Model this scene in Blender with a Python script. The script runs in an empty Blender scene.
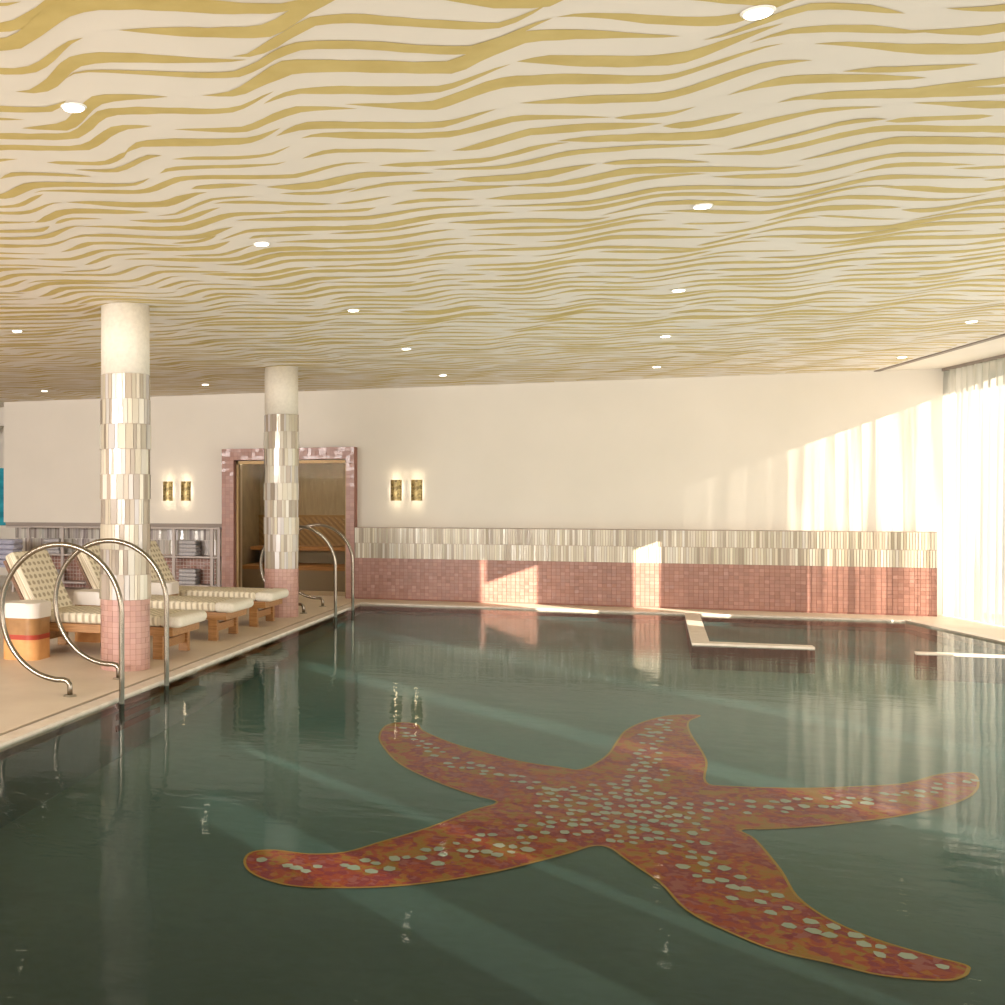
import bpy, bmesh, math, random
from mathutils import Vector, noise, geometry
random.seed(7)
S = bpy.context.scene
C = S.collection
PI = math.pi

# ------------------------------------------------------------------ materials
def mat(name, col, rough=0.5, metal=0.0, **kw):
    m = bpy.data.materials.new(name); m.use_nodes = True
    n = m.node_tree.nodes; b = n['Principled BSDF']
    b.inputs['Base Color'].default_value = (*col, 1)
    b.inputs['Roughness'].default_value = rough
    b.inputs['Metallic'].default_value = metal
    if 'spec' in kw: b.inputs['Specular IOR Level'].default_value = kw['spec']
    if 'coat' in kw: b.inputs['Coat Weight'].default_value = kw['coat']
    if 'emit' in kw:
        b.inputs['Emission Color'].default_value = (*kw['emit'], 1)
        b.inputs['Emission Strength'].default_value = kw['es']
    return m

def nodes(m): return m.node_tree.nodes, m.node_tree.links, m.node_tree.nodes['Principled BSDF']

def noisy(m, c1, c2, scale=5, stretch=(1, 1, 1), bump=0.0, detail=4, bscale=None):
    n, l, b = nodes(m)
    tc = n.new('ShaderNodeTexCoord'); mp = n.new('ShaderNodeMapping'); nz = n.new('ShaderNodeTexNoise'); cr = n.new('ShaderNodeValToRGB')
    mp.inputs['Scale'].default_value = stretch
    nz.inputs['Scale'].default_value = scale; nz.inputs['Detail'].default_value = detail
    cr.color_ramp.elements[0].position = .3; cr.color_ramp.elements[1].position = .7
    cr.color_ramp.elements[0].color = (*c1, 1); cr.color_ramp.elements[1].color = (*c2, 1)
    l.new(tc.outputs['Object'], mp.inputs['Vector']); l.new(mp.outputs['Vector'], nz.inputs['Vector'])
    l.new(nz.outputs['Fac'], cr.inputs['Fac']); l.new(cr.outputs['Color'], b.inputs['Base Color'])
    if bump:
        bp = n.new('ShaderNodeBump'); bp.inputs['Strength'].default_value = bump; bp.inputs['Distance'].default_value = .01
        nb = n.new('ShaderNodeTexNoise'); nb.inputs['Scale'].default_value = bscale or scale * 4
        l.new(mp.outputs['Vector'], nb.inputs['Vector'])
        l.new(nb.outputs['Fac'], bp.inputs['Height']); l.new(bp.outputs['Normal'], b.inputs['Normal'])
    return m

def vcol(m, bump=0.0, bscale=60):
    n, l, b = nodes(m)
    a = n.new('ShaderNodeAttribute'); a.attribute_name = 'Col'
    l.new(a.outputs['Color'], b.inputs['Base Color'])
    if bump:
        tc = n.new('ShaderNodeTexCoord'); nb = n.new('ShaderNodeTexNoise'); nb.inputs['Scale'].default_value = bscale
        bp = n.new('ShaderNodeBump'); bp.inputs['Strength'].default_value = bump; bp.inputs['Distance'].default_value = .01
        l.new(tc.outputs['Object'], nb.inputs['Vector']); l.new(nb.outputs['Fac'], bp.inputs['Height']); l.new(bp.outputs['Normal'], b.inputs['Normal'])
    return m

M = {}
M['plaster'] = noisy(mat('wall plaster', (.7, .65, .57), .85), (.72, .67, .595), (.76, .705, .63), 1.2)
M['plaster_dark'] = mat('painted shadow plaster', (.32, .27, .24), .8)  # shade of a gap put into a dark plaster colour
M['ceil'] = noisy(mat('ceiling paint', (.8, .7, .62), .8), (.80, .74, .67), (.85, .79, .72), 1.5)
M['gold'] = noisy(mat('ceiling gold paint', (.55, .4, .12), .6), (.58, .44, .15), (.66, .52, .20), 6)
M['deck'] = noisy(mat('deck stone', (.55, .44, .34), .45), (.64, .53, .42), (.72, .61, .49), 2.2, bump=.05, bscale=90)
M['coping'] = noisy(mat('coping stone', (.7, .6, .52), .4), (.64, .54, .45), (.76, .67, .58), 8)
M['slot'] = mat('drain slot', (.10, .06, .045), .6)
M['pooltile'] = None
M['steel'] = mat('brushed champagne steel', (.27, .24, .20), .2, 1.0)
M['steel_base'] = mat('satin steel', (.42, .38, .32), .35, 1.0)
M['glasstile'] = vcol(mat('pearl glass tile', (.8, .75, .65), .26, .08, coat=.3))
M['pinktile'] = vcol(mat('pink glazed tile', (.5, .2, .17), .36, 0, coat=.12, spec=.5))
M['grout'] = mat('grout', (.36, .28, .23), .9)
M['grout_pink'] = mat('pink grout', (.28, .13, .10), .9)
M['shaft'] = noisy(mat('column plaster', (.76, .7, .6), .8), (.70, .64, .55), (.78, .72, .62), 30, bump=.15)
M['wood'] = noisy(mat('teak', (.36, .17, .06), .45), (.30, .135, .04), (.50, .26, .10), 5, (1, 14, 14), detail=6)
M['wood_dark'] = noisy(mat('dark walnut', (.14, .06, .025), .45), (.10, .042, .018), (.19, .085, .035), 5, (1, 14, 14))
M['gilt'] = mat('bronze frame', (.28, .18, .08), .45, .6)
M['shelfpaint'] = mat('pale lilac metal', (.50, .43, .40), .45)
M['towel'] = noisy(mat('grey towel', (.3, .29, .31), .95), (.42, .40, .42), (.56, .53, .54), 40, bump=.4, bscale=200)
M['towel_lilac'] = noisy(mat('lilac towel', (.3, .29, .4), .95), (.36, .37, .50), (.52, .50, .60), 40, bump=.4, bscale=200)
M['bolster'] = noisy(mat('cream bouclé', (.8, .74, .63), .9), (.74, .68, .57), (.84, .79, .69), 60, bump=.4, bscale=160)
M['d_white'] = mat('white lacquer', (.78, .72, .66), .4)
M['d_brown'] = noisy(mat('brown stoneware', (.36, .18, .06), .4), (.30, .145, .045), (.42, .22, .08), 8)
M['d_red'] = mat('red glaze', (.42, .045, .02), .4)
M['d_orange'] = noisy(mat('orange stoneware', (.7, .33, .11), .4), (.62, .28, .09), (.78, .40, .15), 8)
M['tan'] = noisy(mat('sauna panel', (.26, .19, .10), .6), (.24, .20, .14), (.36, .30, .21), 4, (14, 1, 1))
M['dark'] = mat('dark interior', (.05, .04, .03), .5)
M['saunafloor'] = mat('sauna floor', (.26, .21, .16), .4)
M['soffit'] = mat('shaded soffit', (.30, .25, .22), .8)
M['white_em'] = mat('lamp glow', (1, 1, 1), .4, emit=(1, .9, .72), es=9)
M['lamptrim'] = mat('lamp trim', (.85, .83, .8), .3)
M['sconce_em'] = mat('sconce glow', (1, .9, .6), .4, emit=(1, .78, .4), es=3)
M['teal'] = noisy(mat('teal glazing', (.01, .2, .25), .15, emit=(.01, .16, .2), es=.5), (.005, .12, .16), (.03, .34, .42), 1.8, (1, 3, 3))
M['grass'] = noisy(mat('lawn', (.12, .16, .05), .9), (.08, .12, .04), (.16, .2, .07), 3)
M['mullion'] = mat('window mullion', (.55, .5, .44), .4)

# woven cushion fabric: cream with rows of small grey-brown wave marks
m = mat('woven fabric', (.7, .6, .42), .9); n, l, b = nodes(m)
tc = n.new('ShaderNodeTexCoord'); sp = n.new('ShaderNodeSeparateXYZ'); cb = n.new('ShaderNodeCombineXYZ'); ad = n.new('ShaderNodeMath')
l.new(tc.outputs['Object'], sp.inputs[0]); l.new(sp.outputs['X'], ad.inputs[0]); l.new(sp.outputs['Z'], ad.inputs[1])
a2_ = n.new('ShaderNodeMath'); a2_.operation = 'MULTIPLY_ADD'; a2_.inputs[1].default_value = .8; l.new(sp.outputs['Z'], a2_.inputs[0]); l.new(sp.outputs['Y'], a2_.inputs[2])
zx = n.new('ShaderNodeMath'); zx.operation = 'MULTIPLY'; sn0 = n.new('ShaderNodeSeparateXYZ'); ab0 = n.new('ShaderNodeMath'); ab0.operation = 'ABSOLUTE'
l.new(tc.outputs['Normal'], sn0.inputs[0]); l.new(sn0.outputs['X'], ab0.inputs[0]); l.new(sp.outputs['Z'], zx.inputs[0]); l.new(ab0.outputs[0], zx.inputs[1]); l.new(zx.outputs[0], ad.inputs[1])
l.new(ad.outputs[0], cb.inputs['X']); l.new(sp.outputs['Y'], cb.inputs['Y'])
w = n.new('ShaderNodeTexWave'); w.inputs['Scale'].default_value = 4.6; w.inputs['Distortion'].default_value = 1.6; w.inputs['Detail'].default_value = 1; w.inputs['Detail Scale'].default_value = 6
w.bands_direction = 'X'
w2 = n.new('ShaderNodeTexWave'); w2.inputs['Scale'].default_value = 3.4; w2.bands_direction = 'Y'; w2.inputs['Distortion'].default_value = .8; w2.inputs['Detail Scale'].default_value = 8
mul = n.new('ShaderNodeMath'); mul.operation = 'MULTIPLY'
cr = n.new('ShaderNodeValToRGB'); cr.color_ramp.elements[0].position = .20; cr.color_ramp.elements[1].position = .45
cr.color_ramp.elements[0].color = (.80, .72, .57, 1); cr.color_ramp.elements[1].color = (.45, .375, .26, 1)
l.new(cb.outputs[0], w.inputs['Vector']); l.new(cb.outputs[0], w2.inputs['Vector'])
sn = n.new('ShaderNodeSeparateXYZ'); ab = n.new('ShaderNodeMath'); ab.operation = 'ABSOLUTE'; mxx = n.new('ShaderNodeMath'); mxx.operation = 'MAXIMUM'; sc_ = n.new('ShaderNodeMath'); sc_.operation = 'MULTIPLY'; sc_.inputs[1].default_value = .5
l.new(tc.outputs['Normal'], sn.inputs[0]); l.new(sn.outputs['Y'], ab.inputs[0]); l.new(ab.outputs[0], sc_.inputs[0]); l.new(sc_.outputs[0], mxx.inputs[0]); l.new(w2.outputs['Fac'], mxx.inputs[1])
l.new(w.outputs['Fac'], mul.inputs[0]); l.new(mxx.outputs[0], mul.inputs[1]); l.new(mul.outputs[0], cr.inputs['Fac']); l.new(cr.outputs['Color'], b.inputs['Base Color'])
M['fabric'] = m

# sconce: mottled gold mosaic
m = mat('gold mosaic', (.4, .3, .12), .35, .5); n, l, b = nodes(m)
tc = n.new('ShaderNodeTexCoord'); v = n.new('ShaderNodeTexVoronoi'); v.inputs['Scale'].default_value = 32
cr = n.new('ShaderNodeValToRGB'); cr.color_ramp.elements[0].color = (.08, .05, .015, 1); cr.color_ramp.elements[1].color = (.50, .38, .16, 1)
l.new(tc.outputs['Object'], v.inputs['Vector']); l.new(v.outputs['Color'], cr.inputs['Fac']); l.new(cr.outputs['Color'], b.inputs['Base Color'])
M['sconce'] = m

# herringbone wood
m = mat('herringbone wood', (.3, .17, .06), .5); n, l, b = nodes(m)
tc = n.new('ShaderNodeTexCoord'); mp = n.new('ShaderNodeMapping'); mp.inputs['Rotation'].default_value = (0, PI/4, 0)
w = n.new('ShaderNodeTexWave'); w.inputs['Scale'].default_value = 4; w.inputs['Distortion'].default_value = 1.2; w.bands_direction = 'X'
cr = n.new('ShaderNodeValToRGB'); cr.color_ramp.elements[0].color = (.22, .14, .065, 1); cr.color_ramp.elements[1].color = (.33, .215, .10, 1)
l.new(tc.outputs['Object'], mp.inputs['Vector']); l.new(mp.outputs['Vector'], w.inputs['Vector']); l.new(w.outputs['Fac'], cr.inputs['Fac']); l.new(cr.outputs['Color'], b.inputs['Base Color'])
M['herring'] = m

# pool tiles: mottled teal stone
m = mat('teal pool tile', (.03, .09, .08), .6, spec=.1); n, l, b = nodes(m)
tc = n.new('ShaderNodeTexCoord'); nz = n.new('ShaderNodeTexNoise'); nz.inputs['Scale'].default_value = .45; nz.inputs['Detail'].default_value = 3
n2 = n.new('ShaderNodeTexNoise'); n2.inputs['Scale'].default_value = 14; n2.inputs['Detail'].default_value = 5
mx = n.new('ShaderNodeMix'); mx.data_type = 'RGBA'
cr = n.new('ShaderNodeValToRGB'); cr.color_ramp.elements[0].position = .35; cr.color_ramp.elements[1].position = .65
cr.color_ramp.elements[0].color = (.100, .205, .200, 1); cr.color_ramp.elements[1].color = (.140, .275, .262, 1)
c2 = n.new('ShaderNodeValToRGB'); c2.color_ramp.elements[0].color = (.7, .7, .7, 1); c2.color_ramp.elements[1].color = (1.2, 1.2, 1.2, 1)
mx.blend_type = 'MULTIPLY'; mx.inputs['Factor'].default_value = .6
l.new(tc.outputs['Object'], nz.inputs['Vector']); l.new(tc.outputs['Object'], n2.inputs['Vector']); l.new(nz.outputs['Fac'], cr.inputs['Fac']); l.new(n2.outputs['Fac'], c2.inputs['Fac'])
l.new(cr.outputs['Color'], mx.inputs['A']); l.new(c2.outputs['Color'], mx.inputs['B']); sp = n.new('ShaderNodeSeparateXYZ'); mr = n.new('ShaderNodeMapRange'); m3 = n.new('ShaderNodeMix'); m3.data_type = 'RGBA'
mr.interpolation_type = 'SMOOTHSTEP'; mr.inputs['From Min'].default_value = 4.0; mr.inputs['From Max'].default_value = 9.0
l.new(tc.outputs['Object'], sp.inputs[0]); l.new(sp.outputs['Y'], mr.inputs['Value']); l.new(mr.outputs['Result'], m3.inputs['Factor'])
dk = n.new('ShaderNodeMix'); dk.data_type = 'RGBA'; dk.blend_type = 'MULTIPLY'; dk.inputs['Factor'].default_value = 1; dk.inputs['B'].default_value = (.50, .37, .36, 1)  # near-end darkening painted in for light lost in deeper water
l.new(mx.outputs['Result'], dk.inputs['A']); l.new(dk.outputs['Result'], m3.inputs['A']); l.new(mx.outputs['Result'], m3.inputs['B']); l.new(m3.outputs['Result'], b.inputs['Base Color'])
M['pooltile'] = m

# starfish mosaic: small orange, ochre and magenta chips in drifts
m = mat('starfish mosaic chips', (.5, .15, .05), .6, spec=.1); n, l, b = nodes(m)
tc = n.new('ShaderNodeTexCoord'); v = n.new('ShaderNodeTexVoronoi'); v.inputs['Scale'].default_value = 24
nz = n.new('ShaderNodeTexNoise'); nz.inputs['Scale'].default_value = 5.5; nz.inputs['Detail'].default_value = 2
ad = n.new('ShaderNodeMath'); ad.operation = 'MULTIPLY_ADD'; ad.inputs[1].default_value = .42
l.new(v.outputs['Color'], ad.inputs[0]); l.new(nz.outputs['Fac'], ad.inputs[2])
cr = n.new('ShaderNodeValToRGB'); e = cr.color_ramp.elements; cr.color_ramp.interpolation = 'CONSTANT'
e[0].position = 0; e[0].color = (0.44, 0.195, 0.034, 1)
e[1].position = .58; e[1].color = (0.52, 0.150, 0.034, 1)
for p_, c_ in ((.66, (.47, .070, .040)), (.77, (.34, .038, .062)), (.88, (.46, .115, .115))):
    k = e.new(p_); k.color = (*c_, 1)
l.new(tc.outputs['Object'], v.inputs['Vector']); l.new(tc.outputs['Object'], nz.inputs['Vector'])
l.new(ad.outputs[0], cr.inputs['Fac']); l.new(cr.outputs['Color'], b.inputs['Base Color'])
M['star'] = m
M['pooltile_dark'] = mat('dark pool tile', (.02, .04, .042), .6, spec=.1)
M['star_edge'] = mat('starfish ochre rim', (.55, .30, .06), .6, spec=.1)
M['pebble'] = noisy(mat('white mosaic pebble', (.6, .6, .5), .5, spec=.1), (.45, .50, .42), (.66, .62, .54), 3)

# water surface
m = bpy.data.materials.new('pool water'); m.use_nodes = True; n = m.node_tree.nodes; l = m.node_tree.links
n.remove(n['Principled BSDF']); out = n['Material Output']
tr = n.new('ShaderNodeBsdfTransparent'); tr.inputs['Color'].default_value = (.86, .94, .92, 1)
gl = n.new('ShaderNodeBsdfGlossy'); gl.inputs['Roughness'].default_value = .015; gl.inputs['Color'].default_value = (.86, .88, .86, 1)
fr = n.new('ShaderNodeFresnel'); fr.inputs['IOR'].default_value = 1.33
pw = n.new('ShaderNodeMath'); pw.operation = 'MULTIPLY'; pw.inputs[1].default_value = .85
mx = n.new('ShaderNodeMixShader')
tc = n.new('ShaderNodeTexCoord'); mp = n.new('ShaderNodeMapping'); mp.inputs['Scale'].default_value = (.8, 1.6, 1)
mp.inputs['Rotation'].default_value = (0, 0, .35)
nz = n.new('ShaderNodeTexNoise'); nz.inputs['Scale'].default_value = 4.5; nz.inputs['Detail'].default_value = 3
n2 = n.new('ShaderNodeTexNoise'); n2.inputs['Scale'].default_value = 1.1; n2.inputs['Detail'].default_value = 2
mm = n.new('ShaderNodeMath'); mm.operation = 'MULTIPLY'
bp = n.new('ShaderNodeBump'); bp.inputs['Strength'].default_value = .22; bp.inputs['Distance'].default_value = .02
l.new(tc.outputs['Object'], mp.inputs['Vector']); l.new(mp.outputs['Vector'], nz.inputs['Vector']); l.new(tc.outputs['Object'], n2.inputs['Vector'])
l.new(nz.outputs['Fac'], mm.inputs[0]); l.new(n2.outputs['Fac'], mm.inputs[1]); l.new(mm.outputs[0], bp.inputs['Height'])
l.new(bp.outputs['Normal'], gl.inputs['Normal']); l.new(bp.outputs['Normal'], fr.inputs['Normal'])
pp = n.new('ShaderNodeMath'); pp.operation = 'POWER'; pp.inputs[1].default_value = 1.45; l.new(fr.outputs[0], pp.inputs[0]); l.new(pp.outputs[0], pw.inputs[0]); l.new(pw.outputs[0], mx.inputs[0]); l.new(tr.outputs[0], mx.inputs[1]); l.new(gl.outputs[0], mx.inputs[2])
l.new(mx.outputs[0], out.inputs['Surface'])
M['water'] = m

# clear glass
def glass(name, tint, refl):
    m = bpy.data.materials.new(name); m.use_nodes = True; n = m.node_tree.nodes; l = m.node_tree.links
    n.remove(n['Principled BSDF']); out = n['Material Output']
    tr = n.new('ShaderNodeBsdfTransparent'); tr.inputs['Color'].default_value = (*tint, 1)
    gl = n.new('ShaderNodeBsdfGlossy'); gl.inputs['Roughness'].default_value = .02
    fr = n.new('ShaderNodeFresnel'); fr.inputs['IOR'].default_value = refl
    mx = n.new('ShaderNodeMixShader'); l.new(fr.outputs[0], mx.inputs[0]); l.new(tr.outputs[0], mx.inputs[1]); l.new(gl.outputs[0], mx.inputs[2])
    l.new(mx.outputs[0], out.inputs['Surface']); return m
M['glass'] = glass('clear glass', (.95, .97, .96), 1.4)
M['doorglass'] = glass('bronze glass', (.84, .80, .72), 1.06)

# sheer curtain: translucent cloth with vertical streaks of open weave
def sheer(name, open_lo, open_hi):
    m = bpy.data.materials.new(name); m.use_nodes = True; n = m.node_tree.nodes; l = m.node_tree.links
    n.remove(n['Principled BSDF']); out = n['Material Output']
    tr = n.new('ShaderNodeBsdfTransparent'); tr.inputs['Color'].default_value = (1, .97, .92, 1)
    tl = n.new('ShaderNodeBsdfTranslucent'); tl.inputs['Color'].default_value = (.66, .65, .63, 1)
    df = n.new('ShaderNodeBsdfDiffuse'); df.inputs['Color'].default_value = (.66, .65, .63, 1)
    m1 = n.new('ShaderNodeMixShader'); m1.inputs[0].default_value = .4
    m2 = n.new('ShaderNodeMixShader')
    tc = n.new('ShaderNodeTexCoord'); mp = n.new('ShaderNodeMapping'); mp.inputs['Scale'].default_value = (7, 7, .25)
    nz = n.new('ShaderNodeTexNoise'); nz.inputs['Scale'].default_value = 1; nz.inputs['Detail'].default_value = 3
    mr = n.new('ShaderNodeMapRange'); mr.inputs['From Min'].default_value = .4; mr.inputs['From Max'].default_value = .62
    mr.inputs['To Min'].default_value = open_lo; mr.inputs['To Max'].default_value = open_hi
    l.new(tc.outputs['Object'], mp.inputs['Vector']); l.new(mp.outputs['Vector'], nz.inputs['Vector']); l.new(nz.outputs['Fac'], mr.inputs['Value'])
    l.new(tl.outputs[0], m1.inputs[1]); l.new(df.outputs[0], m1.inputs[2])
    l.new(mr.outputs['Result'], m2.inputs[0]); l.new(m1.outputs[0], m2.inputs[1]); l.new(tr.outputs[0], m2.inputs[2])
    l.new(m2.outputs[0], out.inputs['Surface']); return m
M['sheer'] = sheer('sheer curtain cloth', .01, .36)
M['sheer_dense'] = sheer('dense sheer cloth', .0, .025)

# ------------------------------------------------------------------ mesh helpers
def link(name, bm, mats, parent=None, smooth=False, recalc=False):
    me = bpy.data.meshes.new(name)
    if recalc: bmesh.ops.recalc_face_normals(bm, faces=bm.faces)
    bm.to_mesh(me); bm.free()
    if not isinstance(mats, (list, tuple)): mats = [mats]
    for q in mats: me.materials.append(q)
    if smooth:
        for p in me.polygons: p.use_smooth = True
    o = bpy.data.objects.new(name, me); C.objects.link(o)
    if parent: o.parent = parent
    return o

def tag(o, label=None, cat=None, group=None, kind=None):
    if label: o['label'] = label
    if cat: o['category'] = cat
    if group: o['group'] = group
    if kind: o['kind'] = kind
    return o

def empty(name, loc, label=None, cat=None, group=None, kind=None):
    o = bpy.data.objects.new(name, None); C.objects.link(o); o.location = loc; o.empty_display_size = .1
    return tag(o, label, cat, group, kind)

def box(bm, x0, x1, y0, y1, z0, z1, mi=0, bev=0):
    r = bmesh.ops.create_cube(bm, size=1)
    vs = r['verts']
    for v in vs:
        v.co = Vector(((x0+x1)/2 + v.co.x*(x1-x0), (y0+y1)/2 + v.co.y*(y1-y0), (z0+z1)/2 + v.co.z*(z1-z0)))
    fs = set(f for v in vs for f in v.link_faces)
    for f in fs: f.material_index = mi
    if bev:
        es = list(set(e for v in vs for e in v.link_edges))
        bmesh.ops.bevel(bm, geom=es, offset=bev, segments=3, profile=.5, affect='EDGES')
    return vs

def boxo(name, x0, x1, y0, y1, z0, z1, m, parent=None, bev=0):
    bm = bmesh.new(); box(bm, x0, x1, y0, y1, z0, z1, 0, bev)
    return link(name, bm, m, parent)

def struct(o): o['kind'] = 'structure'; return o

def prism(bm, pts, z0, z1, mi=0):
    a = [bm.verts.new((x, y, z1)) for x, y in pts]; b_ = [bm.verts.new((x, y, z0)) for x, y in pts]
    f = bm.faces.new(a); f.material_index = mi
    g = bm.faces.new(b_[::-1]); g.material_index = mi
    k = len(pts)
    for i in range(k):
        h = bm.faces.new((a[i], b_[i], b_[(i+1) % k], a[(i+1) % k])); h.material_index = mi

def tube(bm, pts, r, seg=12):
    pts = [Vector(p) for p in pts]; rings = []
    up = Vector((0, 1, 0))
    for i, p in enumerate(pts):
        t = (pts[min(i+1, len(pts)-1)] - pts[max(i-1, 0)]).normalized()
        u = up - t*up.dot(t)
        if u.length < .1: u = Vector((1, 0, 0)) - t*t.x
        u.normalize(); w_ = t.cross(u)
        rings.append([bm.verts.new(p + (u*math.cos(2*PI*k/seg) + w_*math.sin(2*PI*k/seg))*r) for k in range(seg)])
    for a, b_ in zip(rings, rings[1:]):
        for k in range(seg): bm.faces.new((a[k], a[(k+1) % seg], b_[(k+1) % seg], b_[k]))
    bm.faces.new(rings[0][::-1]); bm.faces.new(rings[-1])

def cyl(bm, x, y, z0, z1, r0, r1=None, seg=32, mi=0):
    r1 = r0 if r1 is None else r1
    a = [bm.verts.new((x+r0*math.cos(2*PI*k/seg), y+r0*math.sin(2*PI*k/seg), z0)) for k in range(seg)]
    b_ = [bm.verts.new((x+r1*math.cos(2*PI*k/seg), y+r1*math.sin(2*PI*k/seg), z1)) for k in range(seg)]
    for k in range(seg): bm.faces.new((a[k], a[(k+1) % seg], b_[(k+1) % seg], b_[k])).material_index = mi
    bm.faces.new(a[::-1]).material_index = mi; bm.faces.new(b_).material_index = mi

def bevel_mod(o, w_=.01, s=3):
    md = o.modifiers.new('bevel', 'BEVEL'); md.width = w_; md.segments = s; md.limit_method = 'ANGLE'
    return o

def jit(c, a, rnd=random):
    k = 1 + rnd.uniform(-a, a)
    return (c[0]*k, c[1]*k*(1+rnd.uniform(-a, a)*.15), c[2]*k*(1+rnd.uniform(-a, a)*.25), 1)

def tiles(bm, lay, org, du, nrm, W, rows, pal, tilt, gap, jitter, rnd):
    """rectangular tiles on a vertical plane. org corner, du unit direction, rows = [(z0, z1, tile width)]"""
    org = Vector(org); du = Vector(du); nrm = Vector(nrm)
    for (z0, z1, tw, off) in rows:
        k = max(1, round(W/tw)); tw2 = W/k
        x = -off*tw2
        while x < W - 1e-4:
            a = max(0, x); b_ = min(W, x+tw2); x += tw2
            if b_-a < .006: continue
            tx = rnd.gauss(0, tilt)*(b_-a)*.5; tz = rnd.gauss(0, tilt)*(z1-z0)*.18
            vs = []
            for (uu, zz, sx, sz) in ((a+gap, z0+gap, -1, -1), (b_-gap, z0+gap, 1, -1), (b_-gap, z1-gap, 1, 1), (a+gap, z1-gap, -1, 1)):
                p = org + du*uu + nrm*(.006 + sx*tx + sz*tz); p.z = zz
                vs.append(bm.verts.new(p))
            f = bm.faces.new(vs); c = jit(rnd.choice(pal), jitter, rnd)
            for lp in f.loops: lp[lay] = c
            f.material_index = 0

PEARL = [(.60, .54, .43), (.54, .48, .37), (.48, .42, .32), (.66, .62, .53), (.57, .51, .40), (.38, .32, .24)]
PEARL_GREY = [(.50, .45, .40), (.40, .35, .32), (.33, .28, .27), (.60, .56, .50)]
COLP = [(.60, .54, .44), (.50, .44, .35), (.64, .60, .52), (.42, .35, .28), (.56, .52, .50), (.58, .51, .40), (.36, .30, .24)]
PINK = [(.35, .175, .132), (.32, .158, .118), (.375, .19, .144), (.34, .168, .127)]
PINKC = [(.52, .30, .25), (.49, .28, .24), (.54, .32, .27)]

# ------------------------------------------------------------------ setting geometry
CEIL = 3.2; WY = 17.3; FY = 17.1          # ceiling height, back wall, wainscot face
POOLX = -3.5; POOLB = 16.4; POOLF = 1.0; WZ = -.018
d12 = Vector((.2079, -.9781, 0))          # direction of the window side
def wx(y, off=0): return 3.96 + off + (17.35 - y)*.2126
def px_(y): return 3.33 + (16.4 - y)*.2126
def floorz(y): return -.15 - (16.4 - y)*.035

# deck around the pool (stone slab) with the pool left open
bm = bmesh.new()
prism(bm, [(-15, -4), (POOLX-.16, -4), (POOLX-.16, 21), (-15, 21)], -.12, 0)
prism(bm, [(POOLX-.16, POOLB+.17), (wx(POOLB+.17, .6), POOLB+.17), (wx(19.5, .6), 19.5), (POOLX-.16, 19.5)], -.12, 0)
prism(bm, [(px_(POOLB+.17)+.15, POOLB+.17), (px_(POOLF)+.15, POOLF), (wx(POOLF, .9), POOLF), (wx(POOLB+.17, .6), POOLB+.17)][::-1], -.12, 0)
prism(bm, [(POOLX-.16, -4), (wx(-4, .9), -4), (wx(POOLF, .9), POOLF), (POOLX-.16, POOLF)], -.12, 0)
struct(link('floor', bm, M['deck'], recalc=True))
# coping strips
bm = bmesh.new()
prism(bm, [(POOLX-.12, POOLF), (POOLX, POOLF), (POOLX, POOLB), (POOLX-.12, POOLB)], -.10, .002)
prism(bm, [(POOLX-.12, POOLB), (px_(POOLB), POOLB), (px_(POOLB)+.05, POOLB+.13), (POOLX-.12, POOLB+.13)], -.10, .002)
prism(bm, [(px_(POOLB), POOLB), (px_(POOLF), POOLF), (px_(POOLF)+.12, POOLF), (px_(POOLB)+.12, POOLB+.12)], -.10, .002)
struct(link('trim_1', bm, M['coping'], recalc=True))
# dark overflow slot beside the coping
bm = bmesh.new()
prism(bm, [(POOLX-.16, POOLF), (POOLX-.12, POOLF), (POOLX-.12, POOLB+.13), (POOLX-.16, POOLB+.13)], -.11, -.012)
prism(bm, [(POOLX-.16, POOLB+.13), (px_(POOLB)+.1, POOLB+.13), (px_(POOLB)+.1, POOLB+.17), (POOLX-.16, POOLB+.17)], -.11, -.012)
prism(bm, [(px_(POOLB)+.12, POOLB+.12), (px_(POOLF)+.12, POOLF), (px_(POOLF)+.15, POOLF), (px_(POOLB)+.15, POOLB+.17)], -.11, -.012)
struct(link('trim_2', bm, M['slot'], recalc=True))
# raised metal grating lip seen along the left slot
# basin
bm = bmesh.new()
ring = [(POOLX, POOLF), (px_(POOLF), POOLF), (px_(POOLB), POOLB), (POOLX, POOLB)]
top = [bm.verts.new((x, y, -.05)) for x, y in ring]; bot = [bm.verts.new((x, y, floorz(y))) for x, y in ring]
bm.faces.new(bot)
for i in range(4): bm.faces.new((top[i], top[(i+1) % 4], bot[(i+1) % 4], bot[i]))
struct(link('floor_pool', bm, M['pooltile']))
# water
bm = bmesh.new(); bm.faces.new([bm.verts.new((x, y, WZ)) for x, y in ring])
w_o = link('pool_water', bm, M['water']); tag(w_o, 'still teal water filling the whole indoor pool', 'water', kind='stuff')

# recessed ladder steps in the left pool wall (raised dark strips painting the shade inside the slots)
for y0 in (7.73, 14.65):
    t = empty('recessed_step_shade', (POOLX, y0+.45, 0), 'dark strips as shade of recessed steps in pool wall between the %s pair of steel rings' % ('near' if y0 < 10 else 'far'), 'pool steps', 'shade strips for recessed pool steps')
    for k in range(3):
        z1 = WZ-.015-k*.085
        o = boxo('slot_shade_strip', -.004, .010, -.43, .43, z1-.045, z1, M['dark'], t)

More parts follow.
